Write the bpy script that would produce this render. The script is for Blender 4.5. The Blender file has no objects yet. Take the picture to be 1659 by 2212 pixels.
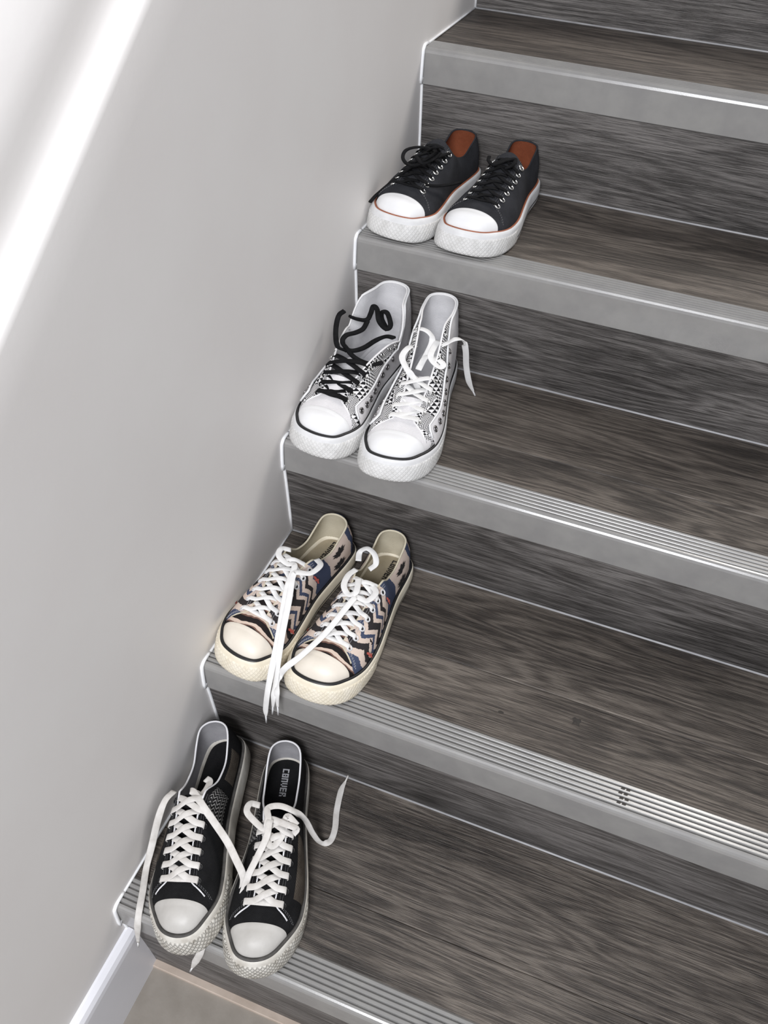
import bpy, math, random, bisect
import numpy as np
from mathutils import Vector, Matrix

random.seed(7)
scn = bpy.context.scene
col = scn.collection

# ------------------------------------------------------------------ camera
F_PX = 1828.33
cam_d = bpy.data.cameras.new('camera')
cam_d.sensor_fit = 'VERTICAL'
cam_d.sensor_height = 24.0
cam_d.lens = F_PX * 24.0 / 2212.0
cam_d.clip_start = 0.02
cam = bpy.data.objects.new('camera', cam_d)
col.objects.link(cam)
cam.location = (0.3973, -0.2937, 1.2424)
cam.rotation_euler = (0.8151, -0.0532, 0.3585)
scn.camera = cam

# ------------------------------------------------------------------ world, lights, exposure
world = bpy.data.worlds.new('world')
scn.world = world
world.use_nodes = True
bg = world.node_tree.nodes['Background']
bg.inputs['Color'].default_value = (0.93, 0.95, 1.0, 1)
bg.inputs['Strength'].default_value = 0.36


def area_light(name, loc, target, size, power, color=(1, 1, 1), size_y=None):
    d = bpy.data.lights.new(name, 'AREA')
    d.energy = power
    d.color = color
    d.size = size
    if size_y:
        d.shape = 'RECTANGLE'
        d.size_y = size_y
    o = bpy.data.objects.new(name, d)
    col.objects.link(o)
    o.location = loc
    v = Vector(target) - Vector(loc)
    o.rotation_euler = v.to_track_quat('-Z', 'Y').to_euler()
    return o


# daylight from the hall window at the foot of the stairs, and the stairwell window above
area_light('hall_window_light', (0.55, -1.9, 2.3), (0.1, 0.3, 0.4), 0.8, 80, (0.955, 0.965, 1.0), 1.0)
area_light('stairwell_window_light', (1.3, 2.3, 3.0), (0.3, 0.8, 0.7), 0.7, 34, (1.0, 0.955, 0.90), 0.9)

scn.view_settings.view_transform = 'Standard'
scn.view_settings.look = 'None'
scn.view_settings.gamma = 1.0
scn.view_settings.use_curve_mapping = False
scn.view_settings.exposure = 0.08

# ------------------------------------------------------------------ helpers


def mesh_obj(name, verts, faces, mat=None, parent=None, smooth=True, uvs=None, loc=None, kind=None):
    me = bpy.data.meshes.new(name)
    me.from_pydata([tuple(v) for v in verts], [], [tuple(f) for f in faces])
    if uvs is not None:
        ul = me.uv_layers.new(name='UVMap')
        idx = np.empty(len(me.loops), dtype=np.int32)
        me.loops.foreach_get('vertex_index', idx)
        ul.data.foreach_set('uv', np.asarray(uvs, dtype=np.float32)[idx].ravel())
    if smooth:
        me.polygons.foreach_set('use_smooth', [True] * len(me.polygons))
    me.update()
    if mat is not None:
        me.materials.append(mat)
    o = bpy.data.objects.new(name, me)
    col.objects.link(o)
    if parent is not None:
        o.parent = parent
    if loc is not None:
        o.location = loc
    if kind:
        o['kind'] = kind
    return o


def empty(name, loc, rz=0.0):
    o = bpy.data.objects.new(name, None)
    o.empty_display_size = 0.05
    col.objects.link(o)
    o.location = loc
    o.rotation_euler = (0, 0, rz)
    return o


def tag(o, label=None, cat=None, group=None, kind=None):
    if label:
        o['label'] = label
    if cat:
        o['category'] = cat
    if group:
        o['group'] = group
    if kind:
        o['kind'] = kind
    return o


class MB:
    """collects geometry for one mesh"""

    def __init__(self):
        self.v, self.f, self.uv = [], [], []

    def add(self, verts, faces, uvs=None):
        n = len(self.v)
        self.v += [tuple(map(float, p)) for p in verts]
        self.f += [tuple(i + n for i in f) for f in faces]
        self.uv += [tuple(u) for u in uvs] if uvs is not None else [(0, 0)] * len(verts)

    def box(self, x0, x1, y0, y1, z0, z1):
        v = [(x, y, z) for z in (z0, z1) for y in (y0, y1) for x in (x0, x1)]
        self.add(v, [(0, 2, 3, 1), (4, 5, 7, 6), (0, 1, 5, 4), (2, 6, 7, 3), (0, 4, 6, 2), (1, 3, 7, 5)])

    def grid(self, G, uv=None, close_u=False, flip=False):
        G = np.asarray(G)
        m, n = G.shape[:2]
        faces = []
        for i in range(m if close_u else m - 1):
            i2 = (i + 1) % m
            for j in range(n - 1):
                q = (i * n + j, i2 * n + j, i2 * n + j + 1, i * n + j + 1)
                faces.append(q[::-1] if flip else q)
        self.add(G.reshape(-1, 3), faces, None if uv is None else np.asarray(uv).reshape(-1, 2))

    def tube(self, pts, r, k=6, closed=False, caps=True):
        pts = np.asarray(pts, float)
        n = len(pts)
        rr = np.full(n, r) if np.isscalar(r) else np.asarray(r)
        rings = []
        prev = None
        for i in range(n):
            a = pts[(i - 1) % n] if (closed or i > 0) else pts[i]
            b = pts[(i + 1) % n] if (closed or i < n - 1) else pts[i]
            t = unit(b - a)
            if prev is None:
                h = np.array([0, 0, 1.]) if abs(t[2]) < .9 else np.array([1., 0, 0])
                nrm = unit(np.cross(np.cross(t, h), t))
            else:
                nrm = unit(prev - t * (prev @ t))
            prev = nrm
            bi = np.cross(t, nrm)
            rings.append([pts[i] + rr[i] * (math.cos(q) * nrm + math.sin(q) * bi)
                          for q in (2 * math.pi * j / k for j in range(k))])
        v = [p for r_ in rings for p in r_]
        f = []
        for i in range(n if closed else n - 1):
            i2 = (i + 1) % n
            for j in range(k):
                f.append((i * k + j, i * k + (j + 1) % k, i2 * k + (j + 1) % k, i2 * k + j))
        if not closed and caps:
            f.append(tuple(range(k))[::-1])
            f.append(tuple((n - 1) * k + j for j in range(k)))
        self.add(v, f)

    def build(self, name, mat, parent=None, smooth=True, kind=None, loc=None):
        return mesh_obj(name, self.v, self.f, mat, parent, smooth, self.uv, loc, kind)


def unit(v):
    v = np.asarray(v, float)
    n = np.linalg.norm(v)
    return v / n if n > 1e-12 else v


def catmull(pts, per=8, closed=False):
    P = np.asarray(pts, float)
    n = len(P)
    out = []
    for i in range(n if closed else n - 1):
        if closed:
            p0, p1, p2, p3 = P[(i - 1) % n], P[i], P[(i + 1) % n], P[(i + 2) % n]
        else:
            p1, p2 = P[i], P[i + 1]
            p0 = P[i - 1] if i > 0 else 2 * p1 - p2
            p3 = P[i + 2] if i + 2 < n else 2 * p2 - p1
        for k in range(per):
            t = k / per
            out.append(.5 * ((2 * p1) + (-p0 + p2) * t + (2 * p0 - 5 * p1 + 4 * p2 - p3) * t * t
                             + (-p0 + 3 * p1 - 3 * p2 + p3) * t ** 3))
    if not closed:
        out.append(P[-1])
    return np.array(out)


_PC = {}


def smooth_interp(x, keys):
    """monotone cubic interpolation through (x, y) keys, x a number"""
    kid = tuple(keys)
    pc = _PC.get(kid)
    if pc is None:
        ks = sorted(keys)
        xs = [k[0] for k in ks]
        ys = [k[1] for k in ks]
        h = [xs[i + 1] - xs[i] for i in range(len(xs) - 1)]
        d = [(ys[i + 1] - ys[i]) / h[i] for i in range(len(h))]
        m = [d[0]] + [0.0] * (len(xs) - 2) + [d[-1]]
        for i in range(1, len(xs) - 1):
            if d[i - 1] * d[i] > 0:
                w1, w2 = 2 * h[i] + h[i - 1], h[i] + 2 * h[i - 1]
                m[i] = (w1 + w2) / (w1 / d[i - 1] + w2 / d[i])
        pc = _PC[kid] = (xs, ys, h, m)
    xs, ys, h, m = pc
    x = min(max(float(x), xs[0]), xs[-1])
    k = min(max(bisect.bisect_left(xs, x) - 1, 0), len(h) - 1)
    t = (x - xs[k]) / h[k]
    return ((1 + 2 * t) * (1 - t) ** 2 * ys[k] + t * (1 - t) ** 2 * h[k] * m[k]
            + t * t * (3 - 2 * t) * ys[k + 1] + t * t * (t - 1) * h[k] * m[k + 1])


# ------------------------------------------------------------------ materials
class NT:
    def __init__(self, name):
        self.m = bpy.data.materials.new(name)
        self.m.use_nodes = True
        self.t = self.m.node_tree
        self.b = self.t.nodes['Principled BSDF']

    def n(self, typ, **kw):
        nd = self.t.nodes.new(typ)
        for k, v in kw.items():
            setattr(nd, k, v)
        return nd

    def lk(self, a, b):
        self.t.links.new(a, b)

    def math(self, op, a, b=None, c=None):
        nd = self.n('ShaderNodeMath', operation=op)
        for i, q in enumerate((a, b, c)):
            if q is None:
                continue
            if hasattr(q, 'is_linked'):
                self.lk(q, nd.inputs[i])
            else:
                nd.inputs[i].default_value = q
        return nd.outputs[0]

    def noise(self, vec, scale, detail=4, rough=.55, dist=0.0):
        nd = self.n('ShaderNodeTexNoise')
        nd.inputs['Scale'].default_value = scale
        nd.inputs['Detail'].default_value = detail
        nd.inputs['Roughness'].default_value = rough
        nd.inputs['Distortion'].default_value = dist
        if vec is not None:
            self.lk(vec, nd.inputs['Vector'])
        return nd.outputs['Fac']

    def ramp(self, fac, stops, interp='LINEAR'):
        nd = self.n('ShaderNodeValToRGB')
        cr = nd.color_ramp
        cr.interpolation = interp
        while len(cr.elements) < len(stops):
            cr.elements.new(0.5)
        for e, (p, c) in zip(cr.elements, stops):
            e.position = p
            e.color = (*c, 1) if len(c) == 3 else c
        self.lk(fac, nd.inputs['Fac'])
        return nd.outputs['Color']

    def mix(self, fac, a, b, blend='MIX'):
        nd = self.n('ShaderNodeMix', data_type='RGBA', blend_type=blend)
        for s, q in ((nd.inputs[0], fac), (nd.inputs[6], a), (nd.inputs[7], b)):
            if hasattr(q, 'is_linked'):
                self.lk(q, s)
            elif isinstance(q, (int, float)):
                s.default_value = q
            else:
                s.default_value = (*q, 1)
        return nd.outputs[2]

    def bump(self, h, strength=.3, dist=.001):
        nd = self.n('ShaderNodeBump')
        nd.inputs['Strength'].default_value = strength
        nd.inputs['Distance'].default_value = dist
        self.lk(h, nd.inputs['Height'])
        self.lk(nd.outputs['Normal'], self.b.inputs['Normal'])

    def map(self, vec, scale):
        nd = self.n('ShaderNodeMapping')
        nd.inputs['Scale'].default_value = scale
        self.lk(vec, nd.inputs['Vector'])
        return nd.outputs['Vector']

    def set(self, color=None, rough=None, metal=None, spec=None):
        if color is not None:
            if hasattr(color, 'is_linked'):
                self.lk(color, self.b.inputs['Base Color'])
            else:
                self.b.inputs['Base Color'].default_value = (*color, 1)
        if rough is not None:
            if hasattr(rough, 'is_linked'):
                self.lk(rough, self.b.inputs['Roughness'])
            else:
                self.b.inputs['Roughness'].default_value = rough
        if metal is not None:
            self.b.inputs['Metallic'].default_value = metal
        if spec is not None:
            self.b.inputs['Specular IOR Level'].default_value = spec
        return self.m


def mat_speck(name, c1, c2, scale=60, rough=.6, bump=.15, bscale=None, spec=.4):
    """two close tones mottled by noise, fine grain relief"""
    t = NT(name)
    co = t.n('ShaderNodeTexCoord').outputs['Object']
    f = t.noise(co, scale, 5)
    c = t.ramp(f, [(.35, c1), (.65, c2)])
    t.set(c, rough, 0, spec)
    t.bump(t.noise(co, bscale or scale * 12, 3), bump, .0006)
    return t.m


def mat_weave(name, c1, c2, thread=1500., rough=.9, bump=.5):
    """canvas: fine crossed threads over UV in metres"""
    t = NT(name)
    uv = t.n('ShaderNodeUVMap').outputs['UV']
    sp = t.n('ShaderNodeSeparateXYZ')
    t.lk(uv, sp.inputs[0])
    a = t.math('SINE', t.math('MULTIPLY', sp.outputs[0], thread * 2.2))
    b = t.math('SINE', t.math('MULTIPLY', sp.outputs[1], thread * 2.2))
    w = t.math('MULTIPLY', a, b)
    co = t.n('ShaderNodeTexCoord').outputs['Object']
    n1 = t.noise(co, 45, 4)
    n2 = t.noise(co, 900, 2)
    mixf = t.math('ADD', t.math('MULTIPLY', n1, .7), t.math('MULTIPLY', n2, .3))
    c = t.ramp(mixf, [(.36, c1), (.64, c2)])
    t.set(c, rough, 0, .2)
    t.bump(t.math('ADD', w, n2), bump, .0005)
    return t.m


def mat_wood(name, dark, mid, light, seed=0.0):
    t = NT(name)
    co = t.n('ShaderNodeTexCoord').outputs['Object']
    oi = t.n('ShaderNodeObjectInfo').outputs['Random']
    off = t.n('ShaderNodeCombineXYZ')
    t.lk(t.math('MULTIPLY', oi, 17.0), off.inputs[0])
    t.lk(t.math('MULTIPLY', oi, 31.0), off.inputs[1])
    off.inputs[2].default_value = seed
    va = t.n('ShaderNodeVectorMath', operation='ADD')
    t.lk(co, va.inputs[0])
    t.lk(off.outputs[0], va.inputs[1])
    p = va.outputs[0]
    broad = t.noise(t.map(p, (.75, 7.5, 7.5)), 1.6, 3, .5, .25)          # growth-ring field
    ring = t.math('SINE', t.math('MULTIPLY', broad, 120.0))
    streak = t.noise(t.map(p, (5.5, 260, 260)), 2.2, 6, .68)
    pores = t.noise(t.map(p, (10, 700, 700)), 1.6, 3, .6)
    tone = t.noise(t.map(p, (1.1, 5, 5)), 2.0, 4, .55)
    h = t.math('ADD', t.math('MULTIPLY', t.math('MULTIPLY', ring, t.noise(t.map(p, (2, 8, 8)), 2.5, 2)), .20), t.math('ADD', t.math('MULTIPLY', streak, .75),
                                                             t.math('MULTIPLY', tone, .95)))
    h = t.math('ADD', h, t.math('MULTIPLY', t.math('SUBTRACT', pores, .5), .95))
    c = t.ramp(t.math('MULTIPLY', h, .77), [(.42, dark), (.63, mid), (.86, light)])
    # open pores: short crisp dark and pale dashes along the grain
    fl = t.noise(t.map(p, (16, 480, 480)), 2.4, 2, .5)
    c = t.mix(t.math('MULTIPLY', t.ramp(fl, [(.56, (0, 0, 0)), (.63, (1, 1, 1))]), .55), c, dark)
    c = t.mix(t.math('MULTIPLY', t.ramp(fl, [(.35, (1, 1, 1)), (.42, (0, 0, 0))]), .35), c, light)
    # small dark knots
    vor = t.n('ShaderNodeTexVoronoi')
    vor.inputs['Scale'].default_value = 1.0
    t.lk(t.map(p, (3.2, 9, 9)), vor.inputs['Vector'])
    knot = t.ramp(vor.outputs['Distance'], [(.0, (1, 1, 1)), (.05, (.7, .7, .7)), (.20, (.18, .18, .18)), (.34, (0, 0, 0))])
    c = t.mix(t.math('MULTIPLY', knot, .75), c, tuple(q * .45 for q in dark))
    t.set(c, t.ramp(streak, [(.3, (.58,) * 3), (.7, (.42,) * 3)]), 0, .45)
    t.bump(t.math('ADD', t.math('MULTIPLY', ring, .10), t.math('ADD', streak, t.math('SUBTRACT', pores, fl))), .6, .0010)
    return t.m


M = {}
M['wood_tread'] = mat_wood('grey_oak_tread', (.018, .0145, .0125), (.070, .058, .049), (.190, .163, .138))
M['wood_riser'] = mat_wood('grey_oak_riser', (.020, .0175, .016), (.080, .073, .069), (.200, .186, .178), 3.3)
M['nosing'] = mat_speck('brushed_nosing', (.235, .23, .225), (.27, .265, .255), 30, .24, .05, 700, .9)
M['caulk'] = mat_speck('white_caulk', (.85, .86, .88), (.95, .96, .97), 40, .35, .1)
M['grey_caulk'] = mat_speck('grey_caulk', (.30, .30, .31), (.38, .38, .39), 40, .4, .1)
M['wall'] = mat_speck('wall_paint', (.77, .745, .73), (.79, .77, .755), 6, .55, .12, 160)
M['base'] = mat_speck('white_gloss_paint', (.80, .80, .84), (.84, .84, .88), 8, .35, .05)
M['floor'] = mat_speck('beige_vinyl', (.25, .225, .195), (.295, .268, .235), 26, .6, .25, 300)
M['trim'] = mat_speck('pale_wood_strip', (.42, .345, .285), (.50, .42, .355), 30, .6, .15)


# ------------------------------------------------------------------ the setting: stairs, wall, floor
RISE, GOING, SET = 0.18, 0.2442, 0.0225
NOSE_H, NOSE_W = 0.0474, 0.041
XR = 1.02           # right end of the flight
FLOOR = -0.0377
NSTEP = 7

stairs = empty('staircase', (0.5, 0.0, FLOOR))
tag(stairs, 'flight of grey wood-look stairs with ribbed grey nosings', 'stairs', kind='structure')


def extrude_x(profile, x0, x1, closed=True):
    mb = MB()
    n = len(profile)
    v = [(x0, y, z) for y, z in profile] + [(x1, y, z) for y, z in profile]
    f = [(i, (i + 1) % n, n + (i + 1) % n, n + i) for i in range(n if closed else n - 1)]
    if closed:
        f += [tuple(range(n))[::-1], tuple(range(n, 2 * n))]
    mb.add(v, f)
    return mb


def bevel_plank(x0, x1, y0, y1, z0, z1, b=.0012):
    """board with eased top edges"""
    mb = MB()
    prof = [(y0, z0), (y0, z1 - b), (y0 + b, z1), (y1 - b, z1), (y1, z1 - b), (y1, z0)]
    n = len(prof)
    v = [(x0, y, z) for y, z in prof] + [(x1, y, z) for y, z in prof]
    f = [(i, (i + 1) % n, n + (i + 1) % n, n + i) for i in range(n)] + [tuple(range(n))[::-1], tuple(range(n, 2 * n))]
    mb.add(v, f)
    return mb


def nosing_profile():
    # relative to (front y, tread z): ribbed top, rounded front corner, tall face
    pr = []
    top = .0022
    pr.append((NOSE_W + .0015, -.001))
    pr.append((NOSE_W, .0004))
    ribs = 5
    pitch = (NOSE_W - .009) / ribs
    y = NOSE_W - .001
    for k in range(ribs):
        pr += [(y, top * .75), (y - .0008, top), (y - pitch * .55, top), (y - pitch * .64, top * .72),
               (y - pitch * .70, -.0006), (y - pitch * .92, -.0006)]
        y -= pitch
    pr += [(.0072, top), (.0048, top * .9), (.0026, top * .3), (.0010, -.0016), (.0, -.005),
           (.0004, -.020), (.0015, -NOSE_H + .001), (.0024, -NOSE_H), (.0060, -NOSE_H)]
    pr += [(.012, -.004)]
    return pr


NP = nosing_profile()
X0 = 0.0015
# seam of the tread boards, measured back from the nosing front
SEAMS = {1: .113, 2: .131, 3: .112, 4: None, 5: None, 6: None, 7: None}
STEP = {}
for i in range(1, NSTEP + 1):
    yf = (i - 1) * GOING
    z = i * RISE
    yb = i * GOING + SET
    zlow = FLOOR if i == 1 else (i - 1) * RISE
    # solid core behind the boards
    core = MB()
    core.add([(X0 + .002, yf + .020, z - .008), (XR - .002, yf + .020, z - .008), (X0 + .002, yb + .05, z - .008), (XR - .002, yb + .05, z - .008),
              (X0 + .002, yf + .032, zlow - .01), (XR - .002, yf + .032, zlow - .01), (X0 + .002, yb + .05, zlow - .01), (XR - .002, yb + .05, zlow - .01)],
             [(0, 1, 3, 2), (4, 6, 7, 5), (0, 4, 5, 1), (2, 3, 7, 6), (0, 2, 6, 4), (1, 5, 7, 3)])
    if i == 1:
        core.v = [(x, y, max(q, FLOOR)) for x, y, q in core.v]
    step = core.build('step', M['wood_riser'], stairs, smooth=False)
    STEP[i] = step
    step.matrix_parent_inverse = stairs.matrix_basis.inverted()
    # tread boards
    cuts = [yf + NOSE_W + .0002]
    if SEAMS[i]:
        cuts.append(yf + SEAMS[i])
    cuts.append(yb + .012)
    for a, b in zip(cuts[:-1], cuts[1:]):
        pl = bevel_plank(X0, XR, a + .0002, b - .0002, z - .0078, z)
        c = np.array([.5, (a + b) / 2, z])
        pl.v = [tuple(np.array(p) - c) for p in pl.v]
        o = pl.build('tread_plank', M['wood_tread'], step, smooth=False, loc=tuple(c))
    # riser board, leaning back from under the nosing down to the tread below
    rb = MB()
    y_top, y_bot = yf + .0046, yf + SET
    z_top = z - NOSE_H + .001
    th = .010
    rb.add([(x, y, q) for x in (X0, XR) for y, q in ((y_top, z_top), (y_bot, zlow + .0002), (y_bot + th, zlow + .0002), (y_top + th, z_top))],
           [(0, 1, 5, 4), (1, 2, 6, 5), (2, 3, 7, 6), (3, 0, 4, 7), (0, 3, 2, 1), (4, 5, 6, 7)])
    c = np.array([.5, yf + .01, (z_top + zlow) / 2])
    rb.v = [tuple(np.array(p) - c) for p in rb.v]
    rb.build('riser_board', M['wood_riser'], step, smooth=False, loc=tuple(c))
    # nosing
    ns = extrude_x([(yf + a, z + b) for a, b in NP], X0, XR)
    ns.build('nosing', M['nosing'], step, smooth=False)
    # thin grey bead where the next riser meets this tread
    if i < NSTEP:
        bd = MB()
        bd.tube([(X0, yb - .0006, z + .0006), (XR, yb - .0006, z + .0006)], .0017, 6)
        bd.build('caulk_bead', M['grey_caulk'], step)
    # white bead sealing this step against the wall: up the riser, round the nosing, along the tread
    yprev = yf + SET
    path = [(.0012, yprev - .0005, zlow), (.0012, y_top - .0008, z_top), (.0012, yf - .0012, z - NOSE_H + .002), (.0012, yf - .0016, z - .006),
            (.0012, yf + .001, z + .001), (.0012, yf + .006, z + .0036), (.0012, yf + .02, z + .0034), (.0012, yf + NOSE_W, z + .0024), (.0012, yb, z + .001)]
    rad = [.0021, .0022, .0024, .0026, .0026, .0024, .0019, .0017, .0015]
    wb = MB()
    pp = catmull(path, 4)
    wb.tube(pp, np.interp(np.linspace(0, 1, len(pp)), np.linspace(0, 1, len(rad)), rad), 7)
    wb.build('wall_bead', M['caulk'], step)

# pale strip where the first riser meets the floor
tr = bevel_plank(X0 + .012, XR, .0125, SET + .004, FLOOR, FLOOR + .006, .001)
t1 = tr.build('trim_1', M['trim'], None, smooth=False)
tag(t1, 'pale wood strip along the foot of the lowest riser', 'trim', kind='structure')

# marks on the second tread and its nosing (scuff and stain have shapes of their own)
M['stain'] = mat_speck('dark_stain', (.018, .015, .013), (.035, .030, .026), 300, .5, .1)


for pts, nm, zz in (([(.4535, .349), (.4565, .3515), (.460, .350), (.4635, .3515), (.465, .348), (.463, .3435), (.4645, .340), (.459, .3415), (.455, .3405), (.4555, .345)], 'stain', .3603),
                    ([(.366, .3235), (.369, .3255), (.373, .3245), (.3735, .3225), (.370, .3215), (.367, .322)], 'stain', .3603)):
    sm = MB()
    sm.add([(x, y, zz) for x, y in pts] + [(sum(p[0] for p in pts) / len(pts), sum(p[1] for p in pts) / len(pts), zz + .0001)], [(k, (k + 1) % len(pts), len(pts)) for k in range(len(pts))])
    STEP[2].data.update()
    sm.build(nm, M['stain'], STEP[2], smooth=False)
for k in range(4):
    sm = MB()
    yy = GOING + .012 + k * (NOSE_W - .009) / 5
    for q in range(2):
        x0, x1 = .522 + .002 * (k % 2) + q * .006, .5265 + .002 * (k % 2) + q * .006
        sm.add([(x0, yy, .3624), (x1, yy, .3624), (x1 + .001, yy + .0024, .3624), (x0 + .001, yy + .0024, .3624)], [(0, 1, 2, 3)])
    sm.build('scuff_mark', M['stain'], STEP[2], smooth=False, kind='stuff')


def wall_left():
    """lower wall with a sloping rounded shoulder; the wall above it is set back"""
    mb = MB()
    ys = np.linspace(-1.6, 2.6, 43)
    G, UV = [], []
    slope = .7235
    for y in ys:
        ze = .8665 + slope * y          # shoulder edge height
        row = [(0, FLOOR - .01 if y < .02 else FLOOR - .01)]
        pr = [(0.0, ze - .30), (0.0, ze - .05), (0.0, ze - .009), (-.0008, ze - .0035), (-.003, ze), (-.0065, ze + .0015),
              (-.011, ze + .0035), (-.0150, ze + .008), (-.0175, ze + .015), (-.0188, ze + .024), (-.0192, ze + .034), (-.0194, ze + .044), (-.0200, ze + .055),
              (-.0225, ze + .068), (-.028, ze + .085), (-.037, ze + .108), (-.060, ze + .155), (-.105, ze + .24), (-.15, ze + .32), (-.16, ze + .36)]
        G.append([(x, y, max(z, FLOOR - .01)) for x, z in row + pr])
    # tilt of profile: keep vertical planes, ribs parallel to the flight
    mb.grid(np.array(G))
    n = len(G)
    m = len(G[0])
    # back face so the wall has thickness
    B = [[(-.16, y, FLOOR - .01), (-.16, y, .8665 + slope * y + .36)] for y in ys]
    mb.grid(np.array(B), flip=True)
    o = mb.build('wall_left', M['wall'], None)
    tag(o, 'off-white painted stairwell wall with a sloping rounded ledge', 'wall', kind='structure')
    return o


wall_left()

# baseboard along the wall at the foot of the stairs
bb = MB()
pr = [(0.0, FLOOR), (.0135, FLOOR), (.0135, .092), (.0125, .100), (.009, .106), (.003, .109), (0.0, .1095)]
n = len(pr)
for ya, yb_ in ((-1.6, .004),):
    v = [(x, ya, z) for x, z in pr] + [(x, .0222 - (z - FLOOR) * .0168 / .17, z) for x, z in pr]
    bb.add(v, [(i, n + i, n + (i + 1) % n, (i + 1) % n) for i in range(n)] + [tuple(range(n)), tuple(range(n, 2 * n))[::-1]])
o = bb.build('baseboard_left', M['base'], None, smooth=False)
tag(o, 'white painted baseboard below the left wall', 'baseboard', kind='structure')

fl = MB()
fl.box(-.16, 2.2, -1.6, .03, FLOOR - .03, FLOOR)
o = fl.build('floor', M['floor'], None, smooth=False)
tag(o, 'beige speckled vinyl floor at the foot of the stairs', 'floor', kind='structure')

# ------------------------------------------------------------------ shoe materials
def mat_bumper(name, c1, c2, st=.42):
    """rubber toe bumper with a moulded diamond relief"""
    t = NT(name)
    uv = t.n('ShaderNodeUVMap').outputs['UV']
    sp = t.n('ShaderNodeSeparateXYZ')
    t.lk(uv, sp.inputs[0])
    a = t.math('ADD', t.math('MULTIPLY', sp.outputs[0], 1.0), t.math('MULTIPLY', sp.outputs[1], 1.0))
    b = t.math('SUBTRACT', t.math('MULTIPLY', sp.outputs[0], 1.0), t.math('MULTIPLY', sp.outputs[1], 1.0))
    k = math.pi / .0062
    w = t.math('MINIMUM', t.math('ABSOLUTE', t.math('SINE', t.math('MULTIPLY', a, k))), t.math('ABSOLUTE', t.math('SINE', t.math('MULTIPLY', b, k))))
    w = t.math('MINIMUM', w, .62)
    co = t.n('ShaderNodeTexCoord').outputs['Object']
    f = t.noise(co, 70, 5)
    c = t.ramp(f, [(.35, c1), (.62, c2)])
    t.set(c, .6, 0, .35)
    t.bump(w, st, .0022)
    return t.m


def mat_ikat(name, L):
    """cotton print: bands of denim, cream and black with zigzag edges"""
    t = NT(name)
    uv = t.n('ShaderNodeUVMap').outputs['UV']
    sp = t.n('ShaderNodeSeparateXYZ')
    t.lk(uv, sp.inputs[0])
    s = t.math('DIVIDE', sp.outputs[0], L)
    v = t.math('DIVIDE', sp.outputs[1], .026)
    zig = t.math('MULTIPLY', t.math('ABSOLUTE', t.math('SUBTRACT', t.math('FRACT', v), .5)), 2.0)
    # strongest zigzag in the middle of the side
    env = t.ramp(s, [(.38, (.2,) * 3), (.56, (1,) * 3), (.66, (1,) * 3), (.76, (.25,) * 3)])
    co = t.n('ShaderNodeTexCoord').outputs['Object']
    jag = t.noise(co, 420, 2)
    f = t.math('ADD', s, t.math('MULTIPLY', t.math('MULTIPLY', zig, env), .052))
    f = t.math('ADD', f, t.math('MULTIPLY', t.math('SUBTRACT', jag, .5), .012))
    navy, cream, black, rust = (.040, .056, .108), (.66, .54, .46), (.014, .011, .011), (.45, .09, .07)
    seq = [(0, navy), (.03, cream), (.042, black), (.052, cream), (.07, navy), (.10, cream), (.30, navy), (.445, cream), (.485, black), (.515, cream),
           (.540, navy), (.563, cream), (.590, black), (.640, cream), (.670, navy), (.695, cream), (.722, black), (.752, cream), (.785, navy)]
    c = t.ramp(f, seq, 'CONSTANT')
    thread = t.noise(t.map(co, (1, 1, 1)), 1300, 2)
    c = t.mix(t.math('MULTIPLY', thread, .14), c, (.25, .24, .26))
    t.set(c, .9, 0, .2)
    t.bump(thread, .5, .0005)
    return t.m


def mat_vamp(name):
    """print on the toe vamp: wavy black and cream bands"""
    t = NT(name)
    uv = t.n('ShaderNodeUVMap').outputs['UV']
    sp = t.n('ShaderNodeSeparateXYZ')
    t.lk(uv, sp.inputs[0])
    co = t.n('ShaderNodeTexCoord').outputs['Object']
    wob = t.math('MULTIPLY', t.math('SINE', t.math('MULTIPLY', sp.outputs[1], 150.0)), .0016)
    f = t.math('FRACT', t.math('DIVIDE', t.math('ADD', t.math('ADD', sp.outputs[0], wob), t.math('MULTIPLY', t.noise(co, 60, 2), .006)), .0125))
    c = t.ramp(f, [(0, (.014, .011, .011)), (.56, (.60, .48, .40)), (.86, (.16, .09, .07))], 'CONSTANT')
    t.set(c, .9, 0, .2)
    t.bump(t.noise(co, 1300, 2), .5, .0005)
    return t.m


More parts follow.
